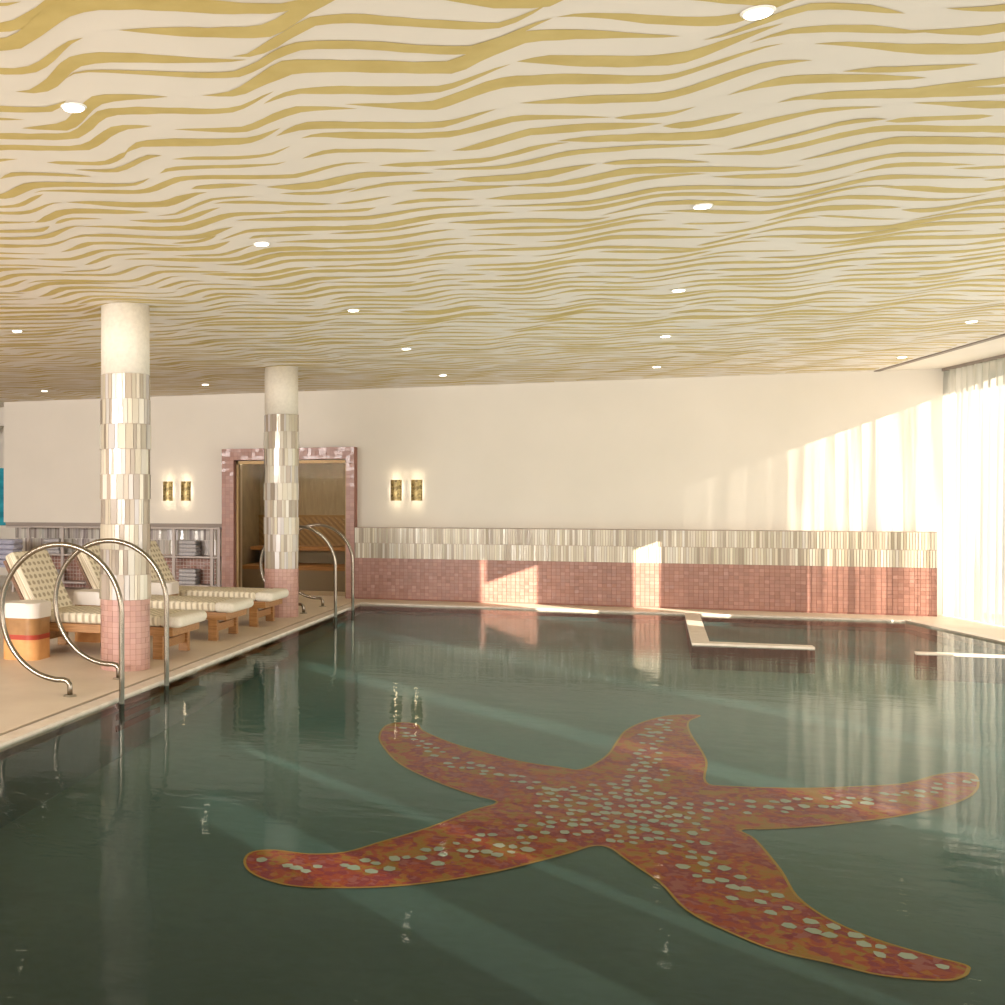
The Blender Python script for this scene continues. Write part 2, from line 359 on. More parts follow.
# spa ledges: pale stone caps on tiled walls
def ledge(pts, zt, label, loc):
    t = empty('pool_ledge', loc, label, 'ledge')
    q = [(a-loc[0], b_-loc[1]) for a, b_ in pts]
    bm = bmesh.new(); prism(bm, q, -.024, zt); link('stone_cap', bm, M['coping'], t, recalc=True)
    cx_ = sum(a for a, b_ in q)/len(q)
    bm = bmesh.new(); prism(bm, q, -.30, -.024); link('tiled_wall', bm, M['pooltile_dark'], t, recalc=True)
ledge([(.82, 16.4), (.72, 12.98), (1.86, 13.04), (1.86, 13.22), (.90, 13.20), (1.00, 16.4)][::-1], 0, 'pale L-shaped stone ledge running from back coping into the pool', (.86, 13.1, 0))
ledge([(2.72, 12.98), (px_(13), 13.0), (px_(13.14), 13.14), (2.74, 13.12)], -.008, 'straight stone ledge in the water in front of the sheer curtain', (2.8, 13.05, 0))

# ceiling with painted stripes
bm = bmesh.new()
prism(bm, [(-15, -4), (wx(-4, .9), -4), (wx(17.5, .9), 17.5), (-9.95, 17.5), (-9.95, 21), (-15, 21)], CEIL, CEIL+.2, 0)
rn = random.Random(3)
def warp(x, y):
    p = x/1.05 + y*.13 + noise.noise(Vector((x*.22, y*.30, 0)))*1.3
    f = p - math.floor(p); c = .64
    f2 = f/c if f < c else (1 - (f-c)/(1-c))
    f2 = f2*f2*(3-2*f2)*.6 + f2*.4
    a = (f2-.5)*.20*(1 + .7*noise.noise(Vector((x*.5+9, y*.4, 2))))
    return a + x*.03 + noise.noise(Vector((x*.5, y*.35, 4)))*.13 + noise.noise(Vector((x*3.1, y*3, 9)))*.018
def bord(y): return 3.12 + (17.35 - y)*.165
per = .205
nrow = int(22/per); cnt = 0
for r in range(nrow):
    yb = -3.6 + r*per
    if yb > 17.6: break
    x = -15 + rn.uniform(0, 1.5); sgn = 1
    while x < 8:
        L = rn.choice([rn.uniform(.3, .7), rn.uniform(.6, 1.2), rn.uniform(.9, 1.9)])
        sgn = -sgn; off = sgn*rn.uniform(.0, .05); tk = rn.uniform(.036, .066); drift = rn.uniform(-.05, .05)
        cnt = cnt + 1; zz_ = .0003 + .00004*(cnt*7 % 61)
        if L < .7: tk *= .62
        k = max(8, int(L/.06)); up_, lo_ = [], []
        pl = rn.uniform(.12, .3); pr = rn.uniform(.12, .45)
        for i in range(k+1):
            t = i/k; xx = x + L*t
            th = tk*min(1, (t/pl)**.8)*min(1, ((1-t)/pr)**.7) if 0 < t < 1 else 0
            yc = yb + off + drift*(t-.5)*2 + warp(xx, yb)
            th *= 1 + .25*noise.noise(Vector((xx*2.2, yb*9, 1)))
            j1 = 1 + .28*noise.noise(Vector((xx*11, yb*9, 5))); j2 = 1 + .28*noise.noise(Vector((xx*11, yb*9, 15)))
            up_.append((xx, yc + th*j1)); lo_.append((xx, yc - th*j2))
        for i in range(k):
            q = [up_[i], up_[i+1], lo_[i+1], lo_[i]]
            if max(p[0] for p in q) > bord(q[0][1]) or max(p[1] for p in q) > 17.2: continue
            qq = []
            for p in q:
                if not qq or (abs(p[0]-qq[-1][0]) + abs(p[1]-qq[-1][1])) > 1e-6: qq.append(p)
            if abs(qq[0][0]-qq[-1][0]) + abs(qq[0][1]-qq[-1][1]) < 1e-6: qq.pop()
            if len(qq) < 3: continue
            f = bm.faces.new([bm.verts.new((a, b_, CEIL-zz_)) for a, b_ in qq]); f.material_index = 1
        x += L - rn.uniform(-.15, .10)
struct(link('ceiling', bm, [M['ceil'], M['gold']]))
# dark strip painted as a shadow line, and plain border along the curtain side
bm = bmesh.new()
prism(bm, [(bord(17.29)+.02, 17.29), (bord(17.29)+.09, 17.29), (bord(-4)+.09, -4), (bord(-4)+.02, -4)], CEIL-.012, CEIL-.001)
struct(link('ceiling_shadow_strip', bm, M['plaster_dark'], recalc=True))
# curtain pelmet track
bm = bmesh.new()
prism(bm, [(wx(17.29, -.06), 17.29), (wx(17.29, .12), 17.29), (wx(-3.9, .12), -3.9), (wx(-3.9, -.06), -3.9)], CEIL-.035, CEIL-.001)
struct(link('trim_4', bm, M['plaster_dark'], recalc=True))

# back wall: plain upper part, opening for the door and the shelf recess
bm = bmesh.new()
DX0, DX1 = -5.67, -3.87
box(bm, DX1, wx(17.3, .9), WY, WY+.22, 0, CEIL)
box(bm, -9.84, -5.94, WY, WY+.22, 1.12, CEIL)
box(bm, -5.94, DX0, WY, WY+.22, 0, CEIL)
box(bm, DX0, DX1, WY, WY+.22, 2.12, CEIL)
box(bm, -9.92, -5.94, WY+.30, WY+.45, 0, 1.25)     # back of recess
box(bm, -9.94, -9.84, WY, WY+2.5, 1.12, CEIL)      # end return
struct(link('wall_back', bm, M['plaster']))
bm = bmesh.new(); box(bm, -9.9, -5.92, WY-.004, WY+.3, 1.06, 1.12)
struct(link('trim_5', bm, M['plaster_dark']))
# wall beyond the corner, at the far left
bm = bmesh.new(); box(bm, -15, -9.9, 20, 20.2, 0, 1.0); box(bm, -15, -9.9, 20, 20.2, 2.15, CEIL)
box(bm, -15, -12.5, 20, 20.2, 1.0, 2.15)
struct(link('wall_corridor', bm, M['plaster']))
bm = bmesh.new(); box(bm, -12.5, -9.9, 20.02, 20.06, 1.0, 2.15)
struct(link('window_2', bm, M['teal']))
bm = bmesh.new(); box(bm, -15, -9.98, 18.2, 18.5, 2.86, CEIL)
struct(link('trim_6', bm, M['plaster']))
bm = bmesh.new(); box(bm, -15.2, -15, -4, 20.2, 0, CEIL)
struct(link('wall_left', bm, M['plaster']))

bm = bmesh.new(); box(bm, -15.2, wx(-4.1, .9), -4.2, -4, 0, CEIL)
struct(link('wall_rear', bm, M['plaster']))
# back wainscot: pearl mosaic over pink mosaic
rw = random.Random(11)
bm = bmesh.new(); lay = bm.loops.layers.float_color.new('Col')
X0, X1 = -3.74, 3.82
box(bm, X0, X1, FY, WY, .62, 1.085, 1)
tiles(bm, lay, (X0, FY, 0), (1, 0, 0), (0, -1, 0), X1-X0, [(.85, 1.08, .034, 0), (.62, .85, .034, .5)], PEARL, .035, .0034, .13, rw)
struct(link('trim_7', bm, [M['glasstile'], M['grout']]))
bm = bmesh.new(); lay = bm.loops.layers.float_color.new('Col')
box(bm, X0, X1, FY+.002, WY, 0, .62, 1)
tiles(bm, lay, (X0, FY+.002, 0), (1, 0, 0), (0, -1, 0), X1-X0, [(.02+i*.05, .07+i*.05, .062, 0) for i in range(12)], PINK, .045, .0024, .07, rw)
struct(link('trim_8', bm, [M['pinktile'], M['grout_pink']]))
# recess tiles behind the towel shelf
bm = bmesh.new(); lay = bm.loops.layers.float_color.new('Col')
RY = WY+.30
tiles(bm, lay, (-9.88, RY, 0), (1, 0, 0), (0, -1, 0), 3.94, [(.60, .84, .05, 0), (.84, 1.08, .05, .5)], PEARL_GREY, .08, .002, .2, rw)
struct(link('trim_9', bm, [M['glasstile'], M['grout']]))
bm = bmesh.new(); lay = bm.loops.layers.float_color.new('Col')
tiles(bm, lay, (-9.88, RY, 0), (1, 0, 0), (0, -1, 0), 3.94, [(.0+i*.06, .06+i*.06, .06, 0) for i in range(10)], PINK, .05, .003, .08, rw)
struct(link('trim_10', bm, [M['pinktile'], M['grout_pink']]))

# door surround in pink tile
bm = bmesh.new(); lay = bm.loops.layers.float_color.new('Col')
SY = FY-.02
for (a, b_, z0, z1) in ((-5.87, DX0, 0, 2.31), (DX1, -3.74, 0, 2.31), (DX0, DX1, 2.13, 2.31)):
    box(bm, a, b_, SY, WY, z0, z1, 1)
    k = round((z1-z0)/.06); h = (z1-z0)/k
    tiles(bm, lay, (a, SY, 0), (1, 0, 0), (0, -1, 0), b_-a, [(z0+i*h, z0+(i+1)*h, .06, 0) for i in range(k)], PINK, .02, .0016, .05, rw)
o = link('door_frame', bm, [M['pinktile'], M['grout_pink']])
door = empty('door_1', ((DX0+DX1)/2, WY, 0), kind='structure')
o.parent = door; o.matrix_parent_inverse = door.matrix_world.inverted(); o.location = (-(DX0+DX1)/2, -WY, 0)
cxd = (DX0+DX1)/2
bm = bmesh.new()
a, b_ = DX0-cxd, DX1-cxd
box(bm, a, a+.04, -.10, 0, 0, 2.12); box(bm, b_-.04, b_, -.10, 0, 0, 2.12); box(bm, a, b_, -.10, 0, 2.07, 2.12)
box(bm, -.03, .03, -.09, -.02, 0, 2.1)
link('bronze_frame', bm, M['gilt'], door)
bm = bmesh.new(); box(bm, a+.04, b_-.04, -.055, -.045, .02, 2.07)
link('door_glass', bm, M['doorglass'], door)
# sauna room behind the door
bm = bmesh.new()
SD = WY+2.3
box(bm, DX0-.35, DX1+.35, SD, SD+.1, 0, 2.4, 0); box(bm, DX0-.45, DX0-.35, WY+.22, SD+.1, 0, 2.4, 0); box(bm, DX1+.35, DX1+.45, WY+.22, SD+.1, 0, 2.4, 0)
box(bm, DX0-.45, DX1+.45, WY+.22, SD+.1, 2.4, 2.5, 0)
struct(link('wall_sauna', bm, M['tan']))
bm = bmesh.new(); box(bm, DX0-.34, DX1+.34, SD-.05, SD-.004, .70, 1.20)
struct(link('trim_11', bm, M['herring']))
bm = bmesh.new(); box(bm, DX0-.34, DX1+.34, SD-.08, SD-.004, 1.20, 1.24); struct(link('trim_12', bm, M['gilt']))
bm = bmesh.new(); box(bm, DX1-.15, DX1+.34, SD-.06, SD-.004, 1.24, 2.4); struct(link('trim_13', bm, M['dark']))
t = empty('sauna_bench', (cxd, SD-.4, 0), 'two-tier wooden sauna bench seen through the bronze glass door', 'bench')
bm = bmesh.new(); box(bm, -1.2, 1.2, -.3, .33, .64, .70); link('upper_seat', bm, M['wood'], t)
bm = bmesh.new(); box(bm, -1.2, 1.2, .2, .3, .40, .64); link('riser', bm, M['saunafloor'], t)
bm = bmesh.new(); box(bm, -1.2, 1.2, -.9, .2, .34, .40); link('lower_seat', bm, M['wood'], t)
bm = bmesh.new(); box(bm, -1.2, 1.2, -.85, -.78, 0, .34); link('base_panel', bm, M['saunafloor'], t)

# window side: piers of frame, glass and outside ground
def wpt(s, off, z): # point s metres along the window side from the far corner
    return Vector((3.96 + off + .2079*s*1.0, 17.35 - .9781*s, z))
WINL = 22.0
bm = bmesh.new()
def bar(s0, s1, z0, z1, o0, o1):
    pts = [wpt(s0, o0, 0), wpt(s1, o0, 0), wpt(s1, o1, 0), wpt(s0, o1, 0)]
    prism(bm, [(p.x, p.y) for p in pts], z0, z1)
bar(-.2, WINL, 0, .06, .42, .52); bar(-.2, WINL, CEIL-.05, CEIL, .42, .52)
for s in (-.1, 5.02, 8.8, 12.6, 16.7, 21.9): bar(s, s+.07, .06, CEIL-.05, .42, .52)
struct(link('window_1', bm, M['mullion'], recalc=True))
g = bmesh.new()
for z in (.06,):
    v = [g.verts.new(wpt(-.1, .47, .06)), g.verts.new(wpt(WINL, .47, .06)), g.verts.new(wpt(WINL, .47, CEIL-.05)), g.verts.new(wpt(-.1, .47, CEIL-.05))]
    g.faces.new(v)
o = link('window_pane', g, M['glass'], bpy.data.objects['window_1'])
bm = bmesh.new(); prism(bm, [(wx(-6, 1.0), -6), (40, -6), (40, 30), (5, 30), (wx(18.5, 1.0), 18.5)], -.4, -.3)
struct(link('ground', bm, M['grass'], recalc=True))

# curtains: pleated cloth panels with open slits between
def curtain(s0, s1, m, label, amp=.036, per_=.155, top=CEIL-.035):
    bm = bmesh.new(); k = int((s1-s0)/.012); cols = []
    rr = random.Random(int(s0*100)); ph = rr.uniform(0, 6)
    for i in range(k+1):
        s = s0 + (s1-s0)*i/k
        ph += (2*PI/per_)*((s1-s0)/k)*(1+.55*noise.noise(Vector((s*3, 2, 0))))
        a_ = amp*(1+.6*noise.noise(Vector((s*2.3, 9, 0))))
        col = []
        for j, z in enumerate((.012, 1.0, 2.2, top-.12, top)):
            aa = a_*(1, .9, .8, .6, .35)[j]
            col.append(bm.verts.new(wpt(s, -.02 + aa*math.sin(ph + .25*math.sin(z*1.3+s)), z)))
        cols.append(col)
    for a_, b2 in zip(cols, cols[1:]):
        for j in range(4): bm.faces.new((a_[j], b2[j], b2[j+1], a_[j+1]))
    o = link('sheer_curtain', bm, m, smooth=True)
    tag(o, label, 'curtain'); return o
curtain(-.03, 1.95, M['sheer'], 'white pleated sheer curtain hanging beside the back wall corner')
curtain(1.95, 3.85, sheer('mid sheer cloth', .0, .05), 'second white sheer curtain from the back corner, denser cloth')
curtain(4.22, 5.55, M['sheer_dense'], 'third white sheer curtain from the back corner')
curtain(6.4, 10.45, M['sheer_dense'], 'fourth white sheer curtain from the back corner, wide')
curtain(10.95, 13.75, M['sheer_dense'], 'fifth white sheer curtain from the back corner')
curtain(14.3, 18.0, M['sheer_dense'], 'sixth white sheer curtain from the back corner')
curtain(18.2, 19.35, M['sheer_dense'], 'seventh white sheer curtain from the back corner, narrow')
curtain(19.98, 21.8, M['sheer_dense'], 'last white sheer curtain, nearest the camera end')

bm = bmesh.new()  # unseen panels added to block the sun above two curtain slits
for s0, s1, z0 in ((3.6, 4.5, 2.30), (5.5, 6.45, 2.55)):
    pts = [wpt(s0, .10, 0), wpt(s1, .10, 0), wpt(s1, .13, 0), wpt(s0, .13, 0)]; prism(bm, [(p.x, p.y) for p in pts], z0, CEIL-.036)
struct(link('sun_block', bm, M['ceil'], recalc=True))
# ------------------------------------------------------------------ columns
def column(x, y, label, seed):
    rr = random.Random(seed)
    t = empty('column', (x, y, 0), label, 'column', 'round tiled columns')
    R = .219
    bm = bmesh.new(); cyl(bm, 0, 0, 2.59, CEIL-.001, R-.004, seg=64)
    o = link('plaster_shaft', bm, M['shaft'], t, smooth=False)
    for p in o.data.polygons: p.use_smooth = abs(p.normal.z) < .5
    bm = bmesh.new(); lay = bm.loops.layers.float_color.new('Col')
    cyl(bm, 0, 0, .617, 2.59, R-.006, seg=48, mi=1)
    nr = 9; h = (2.59-.617)/nr
    for r in range(nr):
        z0 = .617+r*h; k = 32; a0 = rr.uniform(0, 1); Rr = R + rr.choice([0, .004, .008, -.001])
        mode = rr.random()
        ang = 0; widths = [rr.choice([.6, 1, 1, 1.5]) for _ in range(k)]; tot = sum(widths)
        for w__ in widths:
            a1 = a0 + ang; a2 = a0 + ang + 2*PI*w__/tot; ang += 2*PI*w__/tot
            g_ = .009; t1 = rr.gauss(0, .0012)
            vs = []
            for (aa, zz, rr_) in ((a1+g_, z0+.0015, Rr+t1), (a2-g_, z0+.0015, Rr-t1), (a2-g_, z0+h-.0015, Rr-t1), (a1+g_, z0+h-.0015, Rr+t1)):
                vs.append(bm.verts.new((rr_*math.cos(aa), rr_*math.sin(aa), zz)))
            f = bm.faces.new(vs); c = jit(rr.choice(COLP), .12, rr)
            for lp in f.loops: lp[lay] = c
            # tile top and bottom edges
        for zz in (z0+.001, z0+h-.001):
            pass
    link('glass_tile_band', bm, [M['glasstile'], M['grout']], t)
    bm = bmesh.new(); lay = bm.loops.layers.float_color.new('Col')
    cyl(bm, 0, 0, 0, .617, R-.004, seg=48, mi=1)
    nr = 13; h = .617/nr; k = 26
    for r in range(nr):
        for q in range(k):
            a1 = 2*PI*q/k; a2 = 2*PI*(q+1)/k; g_ = .005; Rr = R + rr.gauss(0, .0008); t1 = rr.gauss(0, .0008)
            vs = [bm.verts.new((r_*math.cos(aa), r_*math.sin(aa), zz)) for aa, zz, r_ in ((a1+g_, r*h+.001, Rr+t1), (a2-g_, r*h+.001, Rr-t1), (a2-g_, r*h+h-.001, Rr-t1), (a1+g_, r*h+h-.001, Rr+t1))]
            f = bm.faces.new(vs); c = jit(rr.choice(PINKC), .03, rr)
            for lp in f.loops: lp[lay] = c
    link('pink_tile_base', bm, [M['pinktile'], M['grout_pink']], t)
    return t
column(-4.07, 9.22, 'tiled round column nearer the camera, beside the near steel rings', 5)
column(-4.05, 14.15, 'tiled round column farther back, in front of the sauna door', 8)

# ------------------------------------------------------------------ ring handrails
def ring_rail(y, label):
    t = empty('grab_rail', (-3.87, y, 0), label, 'handrail', 'ring-shaped steel pool handrails')
    bx, px = 0.0, .44           # local: base x and post x
    cx_, cz, R, RX = -.080, .633, .515, .508
    pts = [(bx, 0, .0), (bx, 0, .06), (bx-.004, 0, .09), (bx-.02, 0, .112), (bx-.05, 0, .120)]
    a = -94
    pts2 = []
    while a >= -360:
        r_ = R
        pts2.append((cx_+RX*math.cos(math.radians(a)), 0, cz+r_*math.sin(math.radians(a)))); a -= 6
    px = pts2[-1][0]
    pts += pts2 + [(px, 0, .45), (px, 0, .2), (px, 0, -.18)]
    bm = bmesh.new(); tube(bm, pts, .021, 14)
    link('ring_tube', bm, M['steel'], t, smooth=True)
    bm = bmesh.new(); cyl(bm, 0, 0, .0, .012, .052, .045, 24); link('base_flange', bm, M['steel_base'], t)
    return t
ring_rail(7.73, 'steel ring handrail nearest the camera, left of the near column')
ring_rail(8.63, 'steel ring handrail crossing in front of the near column')
ring_rail(14.58, 'steel ring handrail just behind the far column')
ring_rail(15.62, 'steel ring handrail farthest back, nearest the pink wall')

# ------------------------------------------------------------------ loungers
def rounded_slab(bm, x0, x1, y0, y1, z0, z1, r, seg=4):
    vs = box(bm, x0, x1, y0, y1, z0, z1)
    es = list(set(e for v in vs for e in v.link_edges))
    bmesh.ops.bevel(bm, geom=es, offset=r, segments=seg, profile=.5, affect='EDGES')

def lounger(y0, y1, label):
    W = y1-y0; yc = (y0+y1)/2
    t = empty('sun_lounger', (-4.6, yc, 0), label, 'lounger', 'sun loungers in a row by the pool')
    h = W/2
    # seat cushion (local x from -0.72 to +0.62)
    bm = bmesh.new(); rounded_slab(bm, -.72, .62, -h, h, .305, .405, .035)
    link('seat_cushion', bm, M['fabric'], t, smooth=True)
    bm = bmesh.new(); rounded_slab(bm, .60, .83, -h-.003, h+.003, .298, .408, .05, 5)
    o = link('foot_bolster', bm, M['bolster'], t, smooth=True); o['label'] = 'plain cream padded foot end'
    # back cushion, tilted
    bm = bmesh.new(); rounded_slab(bm, -.04, .07, -h, h, 0, .66, .03)
    o = link('back_cushion', bm, M['fabric'], t, smooth=True)
    o.location = (-.70, 0, .37); o.rotation_euler = (0, -math.radians(28), 0)
    bm = bmesh.new(); box(bm, -.075, -.042, -h+.01, h-.01, -.06, .62)
    o = link('back_board', bm, M['wood_dark'], t); o.location = (-.70, 0, .37); o.rotation_euler = (0, -math.radians(28), 0)
    # neck roll
    bm = bmesh.new(); rounded_slab(bm, -.60, -.34, -h+.08, h-.08, .40, .50, .045, 4)
    # frame
    bm = bmesh.new()
    box(bm, -.95, .74, -h+.01, -h+.05, .22, .30); box(bm, -.95, .74, h-.05, h-.01, .22, .30)
    box(bm, -.95, -.91, -h+.05, h-.05, .22, .30); box(bm, .70, .74, -h+.05, h-.05, .22, .30)
    box(bm, -.9, .70, -h+.05, h-.05, .285, .302)
    link('frame', bm, M['wood'], t)
    for xx in (.54, -.80):
        for s_ in (-1, 1):
            bm = bmesh.new(); yy = s_*(h-.035); box(bm, xx, xx+.10, yy-.03, yy+.03, 0, .22); link('leg', bevel(bm), M['wood'], t)
        bm = bmesh.new(); box(bm, xx+.03, xx+.07, -h+.065, h-.065, .09, .17); link('stretcher', bm, M['wood'], t)
    bm.free() if False else None
    return t
def bevel(bm):
    bmesh.ops.bevel(bm, geom=list(bm.edges), offset=.004, segments=1, affect='EDGES'); return bm
lounger(9.82, 10.56, 'woven-cushion teak lounger nearest the camera, behind the ring handrails')
lounger(11.36, 12.10, 'middle woven-cushion teak lounger in the row of three')
lounger(12.80, 13.54, 'woven-cushion teak lounger farthest back, beside the far column')

# ------------------------------------------------------------------ drum side tables
def drum(x, y, label):
    t = empty('side_table', (x, y, 0), label, 'side table', 'banded drum side tables')
    def sq(bm, z0, z1, r, rc=.10, seg=8, topbev=0):
        prof = []
        for (sx, sy, a0) in ((1, 1, 0), (-1, 1, 90), (-1, -1, 180), (1, -1, 270)):
            for i in range(seg+1):
                a = math.radians(a0 + 90*i/seg); prof.append((sx*(r-rc)+rc*math.cos(a), sy*(r-rc)+rc*math.sin(a)))
        prism(bm, prof, z0, z1)
        if topbev:
            es = [e for e in bm.edges if abs(e.verts[0].co.z-z1) < 1e-5 and abs(e.verts[1].co.z-z1) < 1e-5]
            bmesh.ops.bevel(bm, geom=es, offset=topbev, segments=3, profile=.5, affect='EDGES')
    for nm, z0, z1, r, m_, tb in (('orange_base', .0, .19, .186, 'd_orange', 0), ('red_band', .19, .235, .188, 'd_red', 0), ('brown_band', .235, .39, .186, 'd_brown', 0), ('white_top', .39, .53, .196, 'd_white', .02)):
        bm = bmesh.new(); sq(bm, z0, z1, r, topbev=tb); link(nm, bm, M[m_], t, recalc=True)
    return t
drum(-5.21, 9.50, 'banded white, brown, red and orange drum table inside the near ring handrail')
drum(-5.19, 10.96, 'banded drum table between the nearest and middle loungers')
drum(-5.05, 12.45, 'banded drum table between the middle and farthest loungers')

# ------------------------------------------------------------------ towel shelf and towels
t = empty('towel_shelf', (-7.9, 17.35, 0), 'pale lilac open metal shelf unit in the tiled recess left of the door', 'shelf')
for xx in (-9.42, -8.77, -7.95, -6.75, -6.09, -5.97):
    bm = bmesh.new(); box(bm, xx-.025+7.9, xx+.025+7.9, -.13, -.09, 0, 1.05); link('post', bm, M['shelfpaint'], t)
for z in (.10, .565, 1.03):
    bm = bmesh.new(); box(bm, -9.84+7.9, -5.95+7.9, -.14, .2, z, z+.028); link('shelf_board', bm, M['shelfpaint'], t)

def towel_mesh(m_, w_, dp, h):
    bm = bmesh.new()
    rounded_slab(bm, -w_/2, w_/2, -dp/2, dp/2, 0, h*.98, h*.42, 4)
    return link('folded_towel', bm, m_, smooth=True)
proto = {}
def towels(x, y, z, n_, where, key='towel', w_=.30, dp=.24, h=.062, group='folded towels on the shelf'):
    ords = {3: ['bottom', 'middle', 'top'], 4: ['bottom', 'second from bottom', 'third from bottom', 'top'],
            5: ['bottom', 'second from bottom', 'middle', 'fourth from bottom', 'top']}[n_]
    for i in range(n_):
        k = (key, w_)
        if k not in proto:
            o = towel_mesh(M[key], w_, dp, h); proto[k] = o
        else:
            o = proto[k].copy(); C.objects.link(o)
        o.location = (x + random.uniform(-.008, .008), y, z + i*(h+.001)); o.rotation_euler = (0, 0, random.uniform(-.03, .03))
        tag(o, '%s folded %s towel, %s of the stack %s' % ('soft', 'grey' if key == 'towel' else 'lilac', ords[i], where), 'towel', group)
towels(-6.52, 17.37, .594, 4, 'on middle shelf beside the door')
towels(-6.52, 17.37, .129, 4, 'on lowest shelf beside the door')
towels(-9.0, 17.37, .594, 4, 'on middle shelf behind nearest lounger')
towels(-9.0, 17.37, .129, 3, 'on lowest shelf behind nearest lounger')
t = empty('towel_trolley', (-9.5, 16.55, 0), 'low blue-grey towel stand at the far left edge', 'stand')
bm = bmesh.new(); box(bm, -.3, .3, -.2, .2, .40, .44); link('stand_top', bm, M['towel_lilac'], t)
for sx in (-.27, .27):
    for sy in (-.17, .17):
        bm = bmesh.new(); box(bm, sx-.02, sx+.02, sy-.02, sy+.02, 0, .40); link('leg', bm, M['shelfpaint'], t)
towels(-9.48, 16.55, .441, 5, 'on the far left stand', 'towel_lilac', .50, .34, .082, 'lilac towels on the stand')

# ------------------------------------------------------------------ sconces
def sconce(x, label):
    t = empty('wall_sconce', (x, WY, 1.49), label, 'sconce', 'gold half-round wall sconces')
    bm = bmesh.new(); R = .085; seg = 14; H = .315
    a = [bm.verts.new((R*math.cos(PI+PI*k/seg), -.03+R*.75*math.sin(PI+PI*k/seg), 0)) for k in range(seg+1)]
    b_ = [bm.verts.new((v.co.x, v.co.y, H)) for v in a]
    for k in range(seg): bm.faces.new((a[k], a[k+1], b_[k+1], b_[k]))
    o = link('mosaic_shade', bm, M['sconce'], t)
    md = o.modifiers.new('s', 'SOLIDIFY'); md.thickness = .006
    bm = bmesh.new(); box(bm, -.03, .03, -.028, -.001, .06, .255); link('wall_bracket', bm, M['gilt'], t)
    bm = bmesh.new(); box(bm, -.05, .05, -.06, -.03, .05, .265); link('light_bar', bm, M['white_em'], t)
sconce(-6.865, 'gold mosaic wall sconce, leftmost, between near column and door')
sconce(-6.55, 'gold mosaic wall sconce left of the door, nearer the door')
sconce(-3.14, 'gold mosaic wall sconce right of the door, nearer the door')
sconce(-2.83, 'gold mosaic wall sconce, rightmost, above the pearl tiles')
def lamp(kind, name, loc, rot, e, col, size=None, size_y=None, spread=None):
    d = bpy.data.lights.new(name, kind); d.energy = e; d.color = col
    if kind == 'AREA':
        d.shape = 'RECTANGLE'; d.size = size; d.size_y = size_y or size
        if spread: d.spread = spread
    elif kind == 'POINT': d.shadow_soft_size = size
    o = bpy.data.objects.new(name, d); C.objects.link(o); o.location = loc; o.rotation_euler = rot
    return o
for x in (-6.865, -6.55, -3.14, -2.83):
    lamp('POINT', 'sconce_light', (x, WY-.10, 1.86), (0, 0, 0), .4, (1, .82, .55), .02)
    lamp('POINT', 'sconce_light', (x, WY-.10, 1.43), (0, 0, 0), .3, (1, .82, .55), .02)

# ------------------------------------------------------------------ downlights
pd = None
rowname = {-8.3: 'left outermost', -5.65: 'second from left', -2.22: 'third from left', .46: 'fourth from left', 3.15: 'rightmost'}
near = {4.47: 'nearest the camera', 7.28: 'second from the camera', 10.1: 'third from the camera', 12.85: 'fourth from the camera', 15.7: 'closest to the back wall'}
vis = [(-2.22, 4.47), (-2.22, 7.28), (-2.22, 10.1), (-2.22, 12.85), (-2.22, 15.7), (.46, 4.47), (.46, 7.28), (.46, 10.1), (.46, 12.85), (.46, 15.7),
       (-5.65, 10.1), (-5.65, 12.85), (-5.65, 15.7), (-8.3, 15.7), (3.15, 12.85), (3.15, 15.7)]
for (x, y) in vis:
    if pd is None:
        t = empty('downlight', (x, y, CEIL))
        bm = bmesh.new(); cyl(bm, 0, 0, -.010, -.003, .050, .058, 24); link('trim_ring', bm, M['lamptrim'], t)
        bm = bmesh.new(); cyl(bm, 0, 0, -.014, -.0105, .043, .046, 24); link('lens', bm, M['white_em'], t)
        pd = t
    else:
        t = pd.copy(); C.objects.link(t); t.location = (x, y, CEIL)
        for ch in pd.children:
            c = ch.copy(); C.objects.link(c); c.parent = t
    tag(t, 'small round recessed ceiling downlight, %s row, %s' % (rowname[x], near[y]), 'downlight', 'recessed ceiling downlights')

